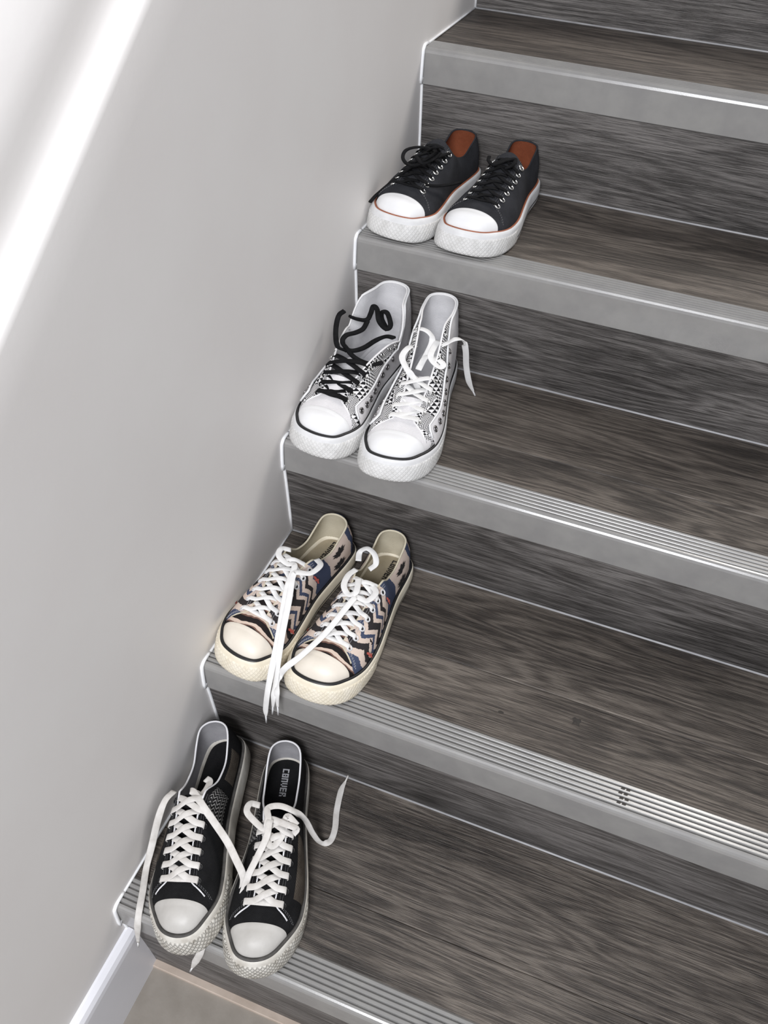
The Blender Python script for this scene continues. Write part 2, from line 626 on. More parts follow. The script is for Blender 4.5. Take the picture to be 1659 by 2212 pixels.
def mat_optic(name):
    """black and white print: wavy lines, checks and triangles in patches"""
    t = NT(name)
    uv = t.n('ShaderNodeUVMap').outputs['UV']
    sp = t.n('ShaderNodeSeparateXYZ')
    t.lk(uv, sp.inputs[0])
    u, v = sp.outputs[0], sp.outputs[1]
    tri = t.math('ABSOLUTE', t.math('SUBTRACT', t.math('FRACT', t.math('DIVIDE', v, .013)), .5))
    a = t.math('GREATER_THAN', t.math('SINE', t.math('MULTIPLY', t.math('ADD', u, t.math('MULTIPLY', tri, .013)), 2 * math.pi / .0028)), .0)
    b = t.math('GREATER_THAN', t.math('MULTIPLY', t.math('SINE', t.math('MULTIPLY', u, 2 * math.pi / .0052)), t.math('SINE', t.math('MULTIPLY', v, 2 * math.pi / .0064))), .0)
    c_ = t.math('GREATER_THAN', t.math('FRACT', t.math('DIVIDE', u, .0075)), t.math('FRACT', t.math('DIVIDE', v, .0066)))
    zone = t.math('FRACT', t.math('ADD', t.math('DIVIDE', u, .075), t.math('MULTIPLY', t.math('FLOOR', t.math('DIVIDE', v, .024)), .37)))
    z1 = t.math('GREATER_THAN', zone, .36)
    z2 = t.math('GREATER_THAN', zone, .68)
    m1 = t.math('ADD', t.math('MULTIPLY', a, t.math('SUBTRACT', 1.0, z1)), t.math('MULTIPLY', b, z1))
    m2 = t.math('ADD', t.math('MULTIPLY', m1, t.math('SUBTRACT', 1.0, z2)), t.math('MULTIPLY', c_, z2))
    c = t.mix(m2, (.012, .012, .014), (.78, .77, .77))
    t.set(c, .9, 0, .2)
    co = t.n('ShaderNodeTexCoord').outputs['Object']
    t.bump(t.noise(co, 1100, 2), .4, .0005)
    return t.m


def mat_herring(name):
    t = NT(name)
    uv = t.n('ShaderNodeUVMap').outputs['UV']
    sp = t.n('ShaderNodeSeparateXYZ')
    t.lk(uv, sp.inputs[0])
    u, v = sp.outputs[0], sp.outputs[1]
    tri = t.math('ABSOLUTE', t.math('SUBTRACT', t.math('FRACT', t.math('DIVIDE', v, .0090)), .5))
    f = t.math('FRACT', t.math('DIVIDE', t.math('ADD', u, t.math('MULTIPLY', tri, .0090)), .0050))
    m = t.math('GREATER_THAN', f, .64)
    c = t.mix(m, (.008, .008, .008), (.26, .255, .25))
    t.set(c, .85, 0, .2)
    return t.m


M['rub_white'] = mat_speck('white_rubber', (.64, .64, .645), (.73, .73, .735), 55, .5, .12)
M['rub_cream'] = mat_speck('cream_rubber', (.74, .67, .53), (.82, .76, .63), 40, .5, .12)
M['rub_dirty'] = mat_speck('scuffed_rubber', (.44, .41, .36), (.62, .60, .55), 48, .6, .2)
M['cap_dirty'] = mat_speck('scuffed_toe_rubber', (.43, .415, .39), (.53, .515, .49), 26, .45, .15)
M['cap_white'] = mat_speck('white_toe_rubber', (.76, .76, .765), (.80, .80, .805), 30, .4, .05)
M['cap_cream'] = mat_speck('cream_toe_rubber', (.71, .65, .56), (.77, .715, .63), 30, .45, .05)
M['bump_white'] = mat_bumper('white_bumper', (.58, .575, .56), (.70, .695, .685))
M['bump_cream'] = mat_bumper('cream_bumper', (.72, .65, .51), (.80, .74, .62))
M['bump_dirty'] = mat_bumper('scuffed_bumper', (.36, .335, .29), (.60, .58, .53), 1.0)
M['charcoal'] = mat_weave('charcoal_canvas', (.020, .0205, .024), (.034, .035, .040))
M['black_canvas'] = mat_weave('black_canvas', (.0045, .0045, .005), (.011, .011, .012))
M['white_canvas'] = mat_weave('white_canvas', (.64, .625, .635), (.74, .725, .735), 1500, .9, .3)
M['white_lining'] = mat_weave('white_lining', (.64, .635, .65), (.74, .735, .75), 1500, .95, .3)
M['grey_lining'] = mat_weave('grey_lining', (.30, .295, .31), (.38, .375, .39), 1500, .95, .3)
M['cream_lining'] = mat_weave('cream_lining', (.52, .47, .36), (.60, .55, .43), 1500, .95, .3)
M['rust_lining'] = mat_weave('rust_lining', (.175, .048, .022), (.25, .075, .035), 1500, .95, .3)
M['tan_insole'] = mat_weave('tan_insole', (.33, .285, .205), (.40, .35, .26), 1500, .95, .3)
M['black_insole'] = mat_weave('black_insole', (.006, .006, .007), (.012, .012, .013))
M['stripe_black'] = mat_speck('black_pinstripe', (.010, .010, .011), (.016, .016, .017), 80, .45, .05)
M['stripe_grey'] = mat_speck('worn_grey_pinstripe', (.045, .043, .04), (.085, .08, .075), 80, .6, .1)
M['stripe_rust'] = mat_speck('rust_pinstripe', (.27, .085, .04), (.34, .115, .06), 80, .55, .1)
M['lace_white'] = mat_speck('white_lace', (.74, .735, .725), (.80, .795, .785), 90, .9, .5, 1400, .15)
M['lace_grubby'] = mat_speck('off_white_lace', (.56, .535, .505), (.70, .68, .655), 70, .9, .5, 1400, .15)
M['lace_black'] = mat_speck('black_lace', (.005, .005, .0055), (.010, .010, .011), 90, .9, .5, 1400, .15)
M['eyelet_white'] = mat_speck('white_eyelet_paint', (.60, .60, .61), (.68, .68, .69), 90, .4, .05)
M['thread_white'] = mat_speck('pale_thread', (.42, .42, .44), (.52, .52, .54), 90, .9, .1)
M['thread_grey'] = mat_speck('grey_thread', (.11, .11, .115), (.16, .16, .165), 90, .9, .1)
M['brown_suede'] = mat_weave('worn_brown_suede', (.036, .029, .023), (.080, .067, .054), 900, .95, .6)
M['ikat'] = mat_ikat('ikat_print_cotton', .265)
M['ikat_vamp'] = mat_vamp('vamp_print_cotton')
M['denim'] = mat_weave('navy_denim', (.030, .043, .090), (.052, .070, .130), 1500, .9, .5)
M['optic'] = mat_optic('black_white_print_cotton')
M['herring'] = mat_herring('herringbone_print')
M['print_black'] = mat_speck('black_print', (.012, .010, .010), (.020, .018, .018), 300, .9, .1)
M['print_red'] = mat_speck('red_print', (.42, .075, .06), (.55, .13, .10), 300, .9, .1)
M['print_silver'] = mat_speck('silver_print', (.34, .34, .36), (.42, .42, .44), 300, .5, .05)


def metal(name, c, rough):
    t = NT(name)
    co = t.n('ShaderNodeTexCoord').outputs['Object']
    t.bump(t.noise(co, 400, 2), .05, .0003)
    return t.set(c, rough, 1.0)


M['steel'] = metal('nickel_eyelet', (.78, .78, .76), .25)
M['gunmetal'] = metal('dark_nickel_eyelet', (.30, .29, .29), .3)

# ------------------------------------------------------------------ shoe geometry
LAT = [(0, 0), (.015, .018), (.06, .030), (.15, .0345), (.30, .0365), (.45, .0425), (.60, .0495), (.70, .0518), (.80, .0492), (.88, .0412), (.945, .0290), (.985, .0135), (1, -.006)]
MED = [(0, 0), (.015, -.018), (.06, -.030), (.15, -.034), (.30, -.0345), (.45, -.0355), (.60, -.0420), (.70, -.0470), (.80, -.0488), (.88, -.0452), (.945, -.0372), (.985, -.0245), (1, -.006)]
NOISE = __import__('mathutils').noise


class Shoe:
    def __init__(s, name, loc, rz, label, cat, **k):
        s.k = dict(L=.27, lat=1, wscale=1.0, s_top=.42, s_front=.765, s_edge=.845, gap=[(.40, .016), (.66, .011)],
                   spine=[(.36, .100), (.45, .0885), (.55, .077), (.66, .0665), (.76, .0575), (.84, .0515), (.90, .0475), (.95, .043), (.98, .038), (1.0, .033)],
                   collar=[(0, .079), (.05, .078), (.12, .070), (.22, .060), (.31, .064)], rear_cos=[(0, .86), (.04, .82), (.13, .72), (.30, .66)], n_eye=7, eye_s=(.445, .765), zf=.028, roll=0.0, blunt=1.0)
        s.k.update(k)
        s.root = empty(name, loc, rz)
        s.root.rotation_euler[1] = s.k['roll']
        tag(s.root, label, 'shoe', cat)
        s.L = s.k['L']
        s.lat = s.k['lat']
        w = s.k['wscale']
        bl = s.k['blunt']
        LATb = [(q, x + bl * float(np.interp(q, [.70, .80, .88, .945, .985, 1.0], [0, .001, .0045, .0060, .0050, 0]))) for q, x in LAT]
        MEDb = [(q, x - bl * float(np.interp(q, [.70, .80, .88, .945, .985, 1.0], [0, .001, .0035, .0045, .0045, 0]))) for q, x in MED]
        pts = [(x * s.lat * w, s.L * (.5 - q)) for q, x in reversed(LATb)] + [(x * s.lat * w, s.L * (.5 - q)) for q, x in MEDb[1:-1]]
        ring = catmull([(x, y, 0) for x, y in pts], 10, closed=True)[:, :2]
        # even arc length resample
        cl = np.vstack([ring, ring[:1]])
        d = np.r_[0, np.cumsum(np.linalg.norm(np.diff(cl, axis=0), axis=1))]
        n = 132
        tt = np.linspace(0, d[-1], n, endpoint=False)
        ring = np.stack([np.interp(tt, d, cl[:, 0]), np.interp(tt, d, cl[:, 1])], 1)
        s.ring = ring
        s.arc = tt
        tg = np.roll(ring, -1, 0) - np.roll(ring, 1, 0)
        nr = np.stack([tg[:, 1], -tg[:, 0]], 1)
        nr /= np.linalg.norm(nr, axis=1)[:, None]
        if ((ring - ring.mean(0)) * nr).sum() < 0:
            nr = -nr
        s.rn = nr                                  # outward normals
        s.heel = int(np.argmax(ring[:, 1]))
        s.toe = int(np.argmin(ring[:, 1]))
        s._cache = {}

    # --- basic curves
    def tin(s, q):
        t = min(max((q - .76) / .17, 0), 1)
        return .0068 * t * t * (3 - 2 * t)

    def off(s, d):
        tn = np.array([s.tin(q) for q in .5 - s.ring[:, 1] / s.L])
        return s.ring - s.rn * (d + tn)[:, None]

    def sy(s, q):
        return s.L * (.5 - q)

    def half(s, inset, side):
        key = (inset, side)
        if key in s._cache:
            return s._cache[key]
        r = s.off(inset)
        n = len(r)
        h, t = int(np.argmax(r[:, 1])), int(np.argmin(r[:, 1]))
        a = [(t + i) % n for i in range((h - t) % n + 1)]
        b = [(t - i) % n for i in range((t - h) % n + 1)]
        A = r[a] if r[a].mean(0)[0] * 1 > r[b].mean(0)[0] else r[b]
        B = r[b] if A is not r[b] and r[a].mean(0)[0] > r[b].mean(0)[0] else r[a]
        P = A if side > 0 else B
        s._cache[key] = P
        return P

    def xB(s, side, q, inset):
        tab = s._cache.get(('t', inset, side))
        if tab is None:
            P = s.half(inset, side)
            qs = .5 - P[:, 1] / s.L
            tab = s._cache[('t', inset, side)] = np.interp(np.linspace(0, 1, 1001), qs[::-1], P[::-1, 0]).tolist()
        f = min(max(q, 0.0), 1.0) * 1000
        i = min(int(f), 999)
        return tab[i] + (tab[i + 1] - tab[i]) * (f - i)

    def spring(s, q):
        return .005 * min(max((q - .74) / .26, 0), 1) ** 2

    def zf(s, q):
        return s.k['zf'] + s.spring(q) * .7 + .004 * min(max((q - .6) / .3, 0), 1)

    INS = .0055

    def zS(s, q):
        if q > .86:
            # the toe box closes in a round front
            qe = .5 - s.half(s.INS, 1)[0][1] / s.L
            zb = s.zf(q) - .004
            h = max(0.0, 1 - ((q - .86) / (qe - .86)) ** 2.4)
            return zb + (smooth_interp(.86, s.k['spine']) - s.zf(.86) + .004) * h ** .55
        return smooth_interp(q, s.k['spine'])

    def xC(s, q):
        return .5 * (s.xB(1, q, s.INS) + s.xB(-1, q, s.INS))

    def arch(s, c, q, lift=0.0):
        """point over the toe/vamp; c from -1 to 1 across"""
        side = 1 if c >= 0 else -1
        ph = (1 - abs(c)) * math.pi / 2
        xb, xc = s.xB(side, q, s.INS), s.xC(q)
        zb = s.zf(q) - .004
        x = xc + (xb - xc) * math.cos(ph)
        z = zb + (max(float(s.zS(q)), zb + .0005) - zb) * math.sin(ph) ** .82
        p = np.array([x, s.sy(q), z])
        if lift:
            ax = np.array([xc, s.sy(q) + .01, zb])
            p = p + unit(p - ax) * lift
        return p

    def phiT(s, side, q):
        k = s.k
        w = abs(s.xB(side, q, s.INS) - s.xC(q))
        qc = min(max(q, k['s_top']), k['s_front'])
        wt = abs(s.xB(side, qc, s.INS) - s.xC(qc))
        gp = k['gap'][side] if isinstance(k['gap'], dict) else k['gap']
        g = float(smooth_interp(qc, gp))
        ph = math.acos(min(.97, g / wt))
        if q > k['s_front']:
            t = min(1, (q - k['s_front']) / (k['s_edge'] - k['s_front']))
            return ph * (1 - t) ** .8 + .04
        if q < k['s_top']:
            t = min(1, (k['s_top'] - q) / .13)
            t = t * t * (3 - 2 * t)
            rc = smooth_interp(q, k['rear_cos'])
            return ph * (1 - t) + math.acos(rc) * t
        return ph

    def zT(s, side, q):
        k = s.k
        zb = s.zf(q) - .004
        qc = max(q, k['s_top'])
        zt = zb + (float(s.zS(qc)) - zb) * math.sin(s.phiT(side, qc)) ** .82
        if q >= k['s_top']:
            return zt
        keys = list(k['collar']) + [(k['s_top'], zt)]
        return float(smooth_interp(q, keys))

    def wall(s, side, q, t, B=None, lift=0.0):
        """point on the upper: t = 0 at the sole, 1 at the throat or collar edge"""
        if B is None:
            B = np.array([s.xB(side, q, s.INS), s.sy(q)])
        qc = q if q > .40 else .22 + q * (.18 / .40)
        C = np.array([s.xC(qc), s.sy(qc)])
        pT = s.phiT(side, q)
        ph = max(t, 0) * pT
        zb = s.zf(q) - .004
        zt = s.zT(side, q)
        xy = B + (C - B) * (1 - math.cos(ph))
        z = zb + (zt - zb) * (math.sin(ph) / math.sin(pT)) ** .82
        if t < 0:
            z += t * .01
        p = np.array([xy[0], xy[1], z])
        # soft creases of the cloth
        w = NOISE.noise(Vector((p[0] * 38 + 3 * s.k['L'] * 100, p[1] * 38, p[2] * 45)))
        od = np.array([*(B - C), 0.0])
        out = unit(unit(od) * math.cos(ph) + np.array([0, 0, 1.]) * math.sin(ph) * .9)
        fl = s.k.get('flare')
        if fl:
            d = float(smooth_interp(q, fl)) * max(t, 0) ** 2
            p = p + np.array([side * d, 0, -abs(d) * .15])
        amp = s.k.get('crease', .0011) * math.sin(math.pi * min(max(t, 0), 1) * .9)
        return p + out * (lift + w * amp)

    def out_dir(s, side, q, t):
        B = np.array([s.xB(side, q, s.INS), s.sy(q)])
        qc = q if q > .40 else .22 + q * (.18 / .40)
        C = np.array([s.xC(qc), s.sy(qc)])
        ph = t * s.phiT(side, q)
        return unit(unit(np.array([*(B - C), 0.0])) * math.cos(ph) + np.array([0, 0, 1.]) * math.sin(ph) * .9)

    def columns(s, qmax):
        """(side, q, B) going from the front of the + side round the heel to the front of the - side"""
        out = []
        P = s.half(s.INS, 1)
        for p in P:
            q = .5 - p[1] / s.L
            if q <= qmax:
                out.append((1, q, p))
        N = s.half(s.INS, -1)
        rev = []
        for p in N[:-1]:
            q = .5 - p[1] / s.L
            if q <= qmax:
                rev.append((-1, q, p))
        return out + rev[::-1]

    def upper_grid(s, qmax, tmax=1.0, lift=0.0, rows=13, tmin=-.3, tfun=None):
        cols = s.columns(qmax)
        G, UV = [], []
        for side, q, B in cols:
            tm = tfun(side, q) if tfun else tmax
            ts = np.r_[tmin, np.linspace(0, 1, rows) * tm]
            pts = [s.wall(side, q, t, B, lift) for t in ts]
            G.append(pts)
            a = np.r_[0, np.cumsum(np.linalg.norm(np.diff(np.array(pts), axis=0), axis=1))]
            UV.append([(q * s.L, x) for x in a])
        return np.array(G), np.array(UV)

    # --- parts
    def ring_grid(s, prof, q0=None, q1=None):
        """sweep (inset, z-function) pairs round the outline"""
        G, UV = [], []
        qs = .5 - s.ring[:, 1] / s.L
        for i in range(len(s.ring)):
            q = qs[i]
            tn, zt = s.tin(q), s.zf(q)
            G.append([(*(s.ring[i] - s.rn[i] * (d + tn * min(1, max(0, zf(q) / zt)) ** 1.6)), zf(q)) for d, zf in prof])
            UV.append([(s.arc[i], zf(q)) for d, zf in prof])
        return np.array(G), np.array(UV), qs

    def sole(s, mat, bump, stripe, stripe2=None, bump_q=.66, sw=1.0):
        zf, spr = s.zf, s.spring
        prof = [(.0035, lambda q: spr(q) + .0002), (.0010, lambda q: spr(q) + .0018), (0, lambda q: spr(q) + .005), (-.0002, lambda q: .5 * zf(q)), (0.0003, lambda q: zf(q) - .004),
                (.0012, lambda q: zf(q) - .001), (.0030, lambda q: zf(q)), (.0075, lambda q: zf(q) - .0008), (.0085, lambda q: zf(q) - .010)]
        G, UV, qs = s.ring_grid(prof)
        mb = MB()
        mb.grid(G, UV, close_u=True)
        n = len(s.ring)
        m = len(prof)
        mb.f.append(tuple(i * m for i in range(n)))
        so = mb.build('sole', mat, s.root)
        # bumper strip round the toe
        idx = [(s.toe + i) % n for i in range(-n // 2, n // 2)]
        idx = [i for i in idx if qs[i] > bump_q]
        e = .0012
        b = MB()
        rows, uv = [], []
        for j, i in enumerate(idx):
            ed = min(1, min(j, len(idx) - 1 - j) / 3.0)
            pr = [(.0008, spr(qs[i]) + .0014), (-e * ed * .6, spr(qs[i]) + .0028), (-e * ed, spr(qs[i]) + .006), (-e * ed, .5 * zf(qs[i])), (-e * ed, zf(qs[i]) - .009),
                  (-e * ed * .5, zf(qs[i]) - .0076), (.0008, zf(qs[i]) - .0070)]
            tn, zt = s.tin(qs[i]), zf(qs[i])
            rows.append([(*(s.ring[i] - s.rn[i] * (d + tn * max(0, z / zt) ** 1.6)), z) for d, z in pr])
            uv.append([(s.arc[s.toe] + (((i - s.toe + n // 2) % n) - n // 2) * s.arc[1], z) for d, z in pr])
        b.grid(np.array(rows), np.array(uv))
        b.build('toe_bumper', bump, s.root)
        pr = [(.0046 - .0030 * sw, lambda q: zf(q) - .0006 - .0008 * sw), (.0046 - .0022 * sw, lambda q: zf(q) + .0006), (.0046 - .0008 * sw, lambda q: zf(q) + .0010), (.0056, lambda q: zf(q) + .0006), (.0062, lambda q: zf(q) - .0012)]
        G, UV, _ = s.ring_grid(pr)
        b = MB()
        b.grid(G, UV, close_u=True)
        b.build('foxing_stripe', stripe, s.root)
        if stripe2:
            b = MB()
            for side in (1, -1):
                ii = [i for i in range(n) if .02 < qs[i] < bump_q + .02 and (s.ring[i][0] - 0) * side > 0]
                ii = sorted(ii, key=lambda i: qs[i])
                for z0, z1 in ((.0085, .0105), ):
                    b.grid([[(*(s.ring[i] + s.rn[i] * .0005), z) for z in (z0, z1)] for i in ii])
            b.build('sole_stripe', stripe2, s.root)
        return so

    def toe_cap(s, mat, q_mid=.838, q_side=.862):
        mb = MB()
        n = 28
        G = []
        qe = .5 - s.half(s.INS, 1)[0][1] / s.L
        for i in range(19):
            f = i / 18
            row = []
            for j in range(n + 1):
                c = -1 + 2 * j / n
                q0 = q_mid + (q_side - q_mid) * abs(c) ** 2.2
                q = q0 + (qe - q0) * math.sin(f * math.pi / 2)
                row.append(s.arch(c, q) + np.array([0, 0, .0016 * min(1, 3 * (1 - f)) if i else .0002]))
            G.append(row)
        # thin rear lip that drops onto the vamp
        mb.grid(np.array(G))
        return mb.build('toe_cap', mat, s.root)

    def vamp(s, mat, q0=.66, q1=.875):
        mb = MB()
        G = [[s.arch(-1 + 2 * j / 24, q, -.0004) for j in range(25)] for q in np.linspace(q1, q0, 12)]
        mb.grid(np.array(G), [[((.5 - p[1] / s.L) * s.L, j * .004) for j, p in enumerate(r)] for r in G])
        return mb.build('vamp', mat, s.root)

    def tongue(s, mat, q0=.42, q1=.77, wid=.024, drop=.0030, top=.002, sag=0.0, lean=0.0):
        """padded strip under the laces, standing a little above the top eyelets"""
        G, UV = [], []
        for i in range(17):
            q = q1 + (q0 - q1) * i / 16
            f = i / 16
            ww = wid * (.72 + .28 * f)
            row = []
            xc, zc = s.xC(q) + lean * f, float(s.zS(q)) - drop + top * f ** 3 - sag * math.sin(f * math.pi * .5)
            zb = s.zf(q)
            half = abs(s.xB(1, q, s.INS) - s.xB(-1, q, s.INS)) / 2
            for j in range(13):
                c = -1 + j / 6
                x = c * ww
                r = min(.97, abs(x) / max(half, ww + .004))
                z = zb + (zc - zb) * math.sqrt(1 - r * r) ** .9
                row.append((xc + x, s.sy(q), z))
            G.append(row)
            UV.append([(q * s.L, j * .004) for j in range(13)])
        top_g = np.array(G)
        # rounded end
        last = top_g[-1].copy()
        for j in range(13):
            c = -1 + j / 6
            last[j][1] += .006 * (1 - c * c)
            last[j][2] += .0015 * (1 - c * c)
        top_g = np.concatenate([top_g, last[None]], 0)
        uv = np.array(UV + [UV[-1]])
        mb = MB()
        mb.grid(top_g, uv)
        low = top_g.copy()
        low[:, :, 2] -= .0030
        mb.grid(low, uv, flip=True)
        rim = np.stack([top_g[-1], low[-1]], 1)
        mb.grid(rim)
        return mb.build('tongue', mat, s.root)

    def upper(s, mat, lining, binding=None, bind_r=.0013, th=.0022):
        G, UV = s.upper_grid(s.k['s_edge'])
        mb = MB()
        mb.grid(G, UV, flip=True)
        up = mb.build('upper', mat, s.root)
        Gi, UVi = s.upper_grid(s.k['s_edge'] - .02, lift=-th, tmin=-.6)
        mb = MB()
        mb.grid(Gi, UVi)
        mb.build('lining', lining, s.root)
        # rolled edge that closes outer cloth and lining
        cols = s.columns(s.k['s_edge'] - .02)
        path = [(s.wall(a, q, 1.0, B) + s.wall(a, q, 1.0, B, -th)) / 2 for a, q, B in cols]
        path = np.array(path)
        b = MB()
        b.tube(path, max(bind_r, th / 2 + .0002), 6)
        b.build('collar_binding', binding or lining, up)
        return up

    def insole(s, mat, z=.021):
        r = s.off(.0085)
        mb = MB()
        n = len(r)
        qs = .5 - r[:, 1] / s.L
        mid = np.array([(s.xC(min(max(q, .02), .97)), s.sy(q), z) for q in qs])
        rows = []
        for f in (0, .5, .85, 1.0):
            rows.append([(m[0] + (p[0] - m[0]) * f, p[1], z + .0015 * max(0, f - .8)) for p, m in zip(r, mid)])
        G = np.transpose(np.array(rows), (1, 0, 2))
        mb.grid(G, np.stack([G[:, :, 1], G[:, :, 0]], 2), close_u=True)
        return mb.build('insole', mat, s.root)

    def heel_strip(s, mat, w=.010):
        cols = [c for c in s.columns(.2)]
        hb = s.half(s.INS, 1)[-1]
        sel = [(a, q, B) for a, q, B in cols if abs(B[0] - hb[0]) < w]
        G = [[s.wall(a, q, t, B, .0010) for t in np.linspace(0, 1.0, 8)] for a, q, B in sel]
        mb = MB()
        mb.grid(np.array(G), flip=True)
        return mb.build('heel_strip', mat, s.root)

    def patch(s, name, mat, side, q0, q1, t0, t1, lift=.0011, n=12, m=10, skew=0.0, parent=None):
        """overlay piece sewn on the upper"""
        G, UV = [], []
        for i in range(n + 1):
            row, uv = [], []
            for j in range(m + 1):
                f = j / m
                t = t0 + (t1 - t0) * f
                q = q0 + (q1 - q0) * i / n + skew * (f - .5)
                e = 0.0 if i in (0, n) or j in (0, m) else 1.0
                p = s.wall(side, q, t, None, .0002 + lift * e)
                row.append(p)
                uv.append((q * s.L, t * .06))
            G.append(row)
            UV.append(uv)
        mb = MB()
        mb.grid(np.array(G), np.array(UV), flip=side < 0)
        return mb.build(name, mat, parent or s.root)

    def decal(s, mb, side, poly, lift=.0020):
        """flat print: polygon of (q, t) points laid on the upper"""
        pts = [s.wall(side, q, t, None, lift) for q, t in poly]
        c = sum(pts) / len(pts)
        qm = sum(p[0] for p in poly) / len(poly)
        tm = sum(p[1] for p in poly) / len(poly)
        c = s.wall(side, qm, tm, None, lift)
        n = len(pts)
        mb.add(pts + [c], [(i, (i + 1) % n, n) for i in range(n)])

    def stitch(s, mb, fn, n=60, r=.00028, duty=.62):
        """dashes of thread along a path function f(0..1) -> point"""
        for i in range(n):
            a, b = i / n, (i + duty) / n
            mb.tube([fn(a), fn((a + b) / 2), fn(b)], r, 4, caps=False)

    # eyelets
    def eye(s, side, k, n=None, dt=.010, srange=None, lift=0.0):
        n = n or s.k['n_eye']
        a, b = srange or s.k['eye_s']
        q = b + (a - b) * k / (n - 1)
        # distance from the edge -> t
        p1 = s.wall(side, q, 1.0)
        t = 1.0
        while t > .3:
            p = s.wall(side, q, t)
            if np.linalg.norm(p - p1) >= dt:
                break
            t -= .01
        return s.wall(side, q, t, None, lift), s.out_dir(side, q, t), q, t

    def add_eyelet(s, me, p, nrm, parent=None):
        o = bpy.data.objects.new('eyelet', me)
        col.objects.link(o)
        o.parent = parent or s.root
        o.location = tuple(p)
        o.rotation_euler = Vector(tuple(nrm)).to_track_quat('Z', 'Y').to_euler()
        return o

    def eyelets(s, me, n=None, dt=.010, srange=None, lift=.0006):
        for side in (1, -1):
            for k in range(n or s.k['n_eye']):
                p, nr, q, t = s.eye(side, k, n, dt, srange, lift)
                s.add_eyelet(me, p, nr)


def eyelet_mesh(name, mat, R=.0031, r=.0010, hole=None):
    mb = MB()
    ring = [(R * math.cos(a), R * math.sin(a), 0) for a in np.linspace(0, 2 * math.pi, 14, endpoint=False)]
    mb.tube(ring, r, 6, closed=True)
    n0 = len(mb.v)
    me = bpy.data.meshes.new(name)
    # dark hole disc
    k = 14
    disc = [(R * .9 * math.cos(a), R * .9 * math.sin(a), -.0002) for a in np.linspace(0, 2 * math.pi, k, endpoint=False)]
    mb.add(disc, [tuple(range(k))])
    me.from_pydata(mb.v, [], mb.f)
    me.materials.append(mat)
    me.materials.append(hole or M['stripe_black'])
    me.polygons.foreach_set('use_smooth', [True] * len(me.polygons))
    me.polygons[len(me.polygons) - 1].material_index = 1
    me.update()
    return me


def ribbon(mb, pts, ups, w=.0075, th=.0013, per=7, taper_end=False):
    P = catmull(pts, per)
    U = catmull(ups, per)
    n = len(P)
    k = 8
    shape = [(-.5, -.15), (-.42, -.5), (.42, -.5), (.5, -.15), (.5, .15), (.42, .5), (-.42, .5), (-.5, .15)]
    v = []
    for i in range(n):
        t = unit(P[min(i + 1, n - 1)] - P[max(i - 1, 0)])
        up = unit(U[i] - t * (U[i] @ t))
        sd = np.cross(t, up)
        ww = w
        if taper_end and i > n - 1 - per:
            ww = w * (.38 + .62 * (n - 1 - i) / per)
        for a, b in shape:
            v.append(P[i] + sd * a * ww + up * b * th)
    f = []
    for i in range(n - 1):
        for j in range(k):
            f.append((i * k + j, i * k + (j + 1) % k, (i + 1) * k + (j + 1) % k, (i + 1) * k + j))
    f += [tuple(range(k))[::-1], tuple((n - 1) * k + j for j in range(k))]
    mb.add(v, f)


UP = np.array([0, 0, 1.])


def lacing(sh, mb, w=.0075, th=.0013, rows=None, dt=.010, bar=True, sag=.0, top_cross=True, srange=None, n=None, dome=.004):
    """criss-cross lacing through the eyelets"""
    n = n or sh.k['n_eye']
    rows = rows if rows is not None else n - 1

    def mid_z(q):
        return float(sh.zS(q)) - .001
    E = {(a, k): sh.eye(a, k, n, dt, srange, .0008) for a in (1, -1) for k in range(n)}
    if bar:
        a, na, q, _ = E[(1, 0)]
        b, nb, _, _ = E[(-1, 0)]
        m = (a + b) / 2
        m[2] = max(m[2], mid_z(q)) + dome * .5
        ribbon(mb, [a - na * .003, a + na * .0018 + (m - a) * .10, a * .55 + m * .45 + UP * .0025, m, b * .55 + m * .45 + UP * .0025, b + nb * .0018 + (m - b) * .10, b - nb * .003],
               [na, na, na + UP, UP, nb + UP, nb, nb], w, th)
    for k in range(rows):
        for side, alt in ((1, .0), (-1, .0016)):
            a, na, qa, ta = E[(side, k)]
            b, nb, qb, tb = E[(-side, k + 1)]
            ea, eb = sh.wall(side, qa, 1.0), sh.wall(-side, qb, 1.0)
            qm = (qa + qb) / 2
            m = (ea + eb) / 2
            m[2] = m[2] * .35 + (mid_z(qm) + dome) * .65 - sag + alt
            pin = eb - UP * .0028 + (b - eb) * .15
            ribbon(mb, [a - na * .003, a + na * .0022 + (ea - a) * .25, ea + UP * .0022 + (m - ea) * .10, m, eb * .75 + m * .25 - UP * .0003, pin, b - nb * .0052],
                   [na, na, na + UP, UP, UP, nb + UP, nb], w, th)
    return E


def tip(lace, p, d, r=.0012, ln=.016, mat=None):
    b = MB()
    d = unit(d)
    p = np.asarray(p)
    b.tube([p - d * .002, p + d * ln], r, 6)
    return b.build('lace_tip', mat or M['eyelet_white'], lace)


def edge_stitching(sh, mat, rows=(.0045, .0075), n=70):
    """double row of thread following the eyestay edge and front edge"""
    mb = MB()
    k = sh.k
    for side in (1, -1):
        for d in rows:
            def fn(f, d=d, side=side):
                q = k['s_top'] + .005 + (k['s_edge'] - .03 - k['s_top']) * f
                p1 = sh.wall(side, q, 1.0)
                p0 = sh.wall(side, q, .8)
                ln = np.linalg.norm(p1 - p0)
                return sh.wall(side, q, max(.1, 1 - .2 * d / max(ln, 1e-4)), None, .0004)
            sh.stitch(mb, fn, n)
    return mb.build('stitching', mat, sh.root, kind='stuff')


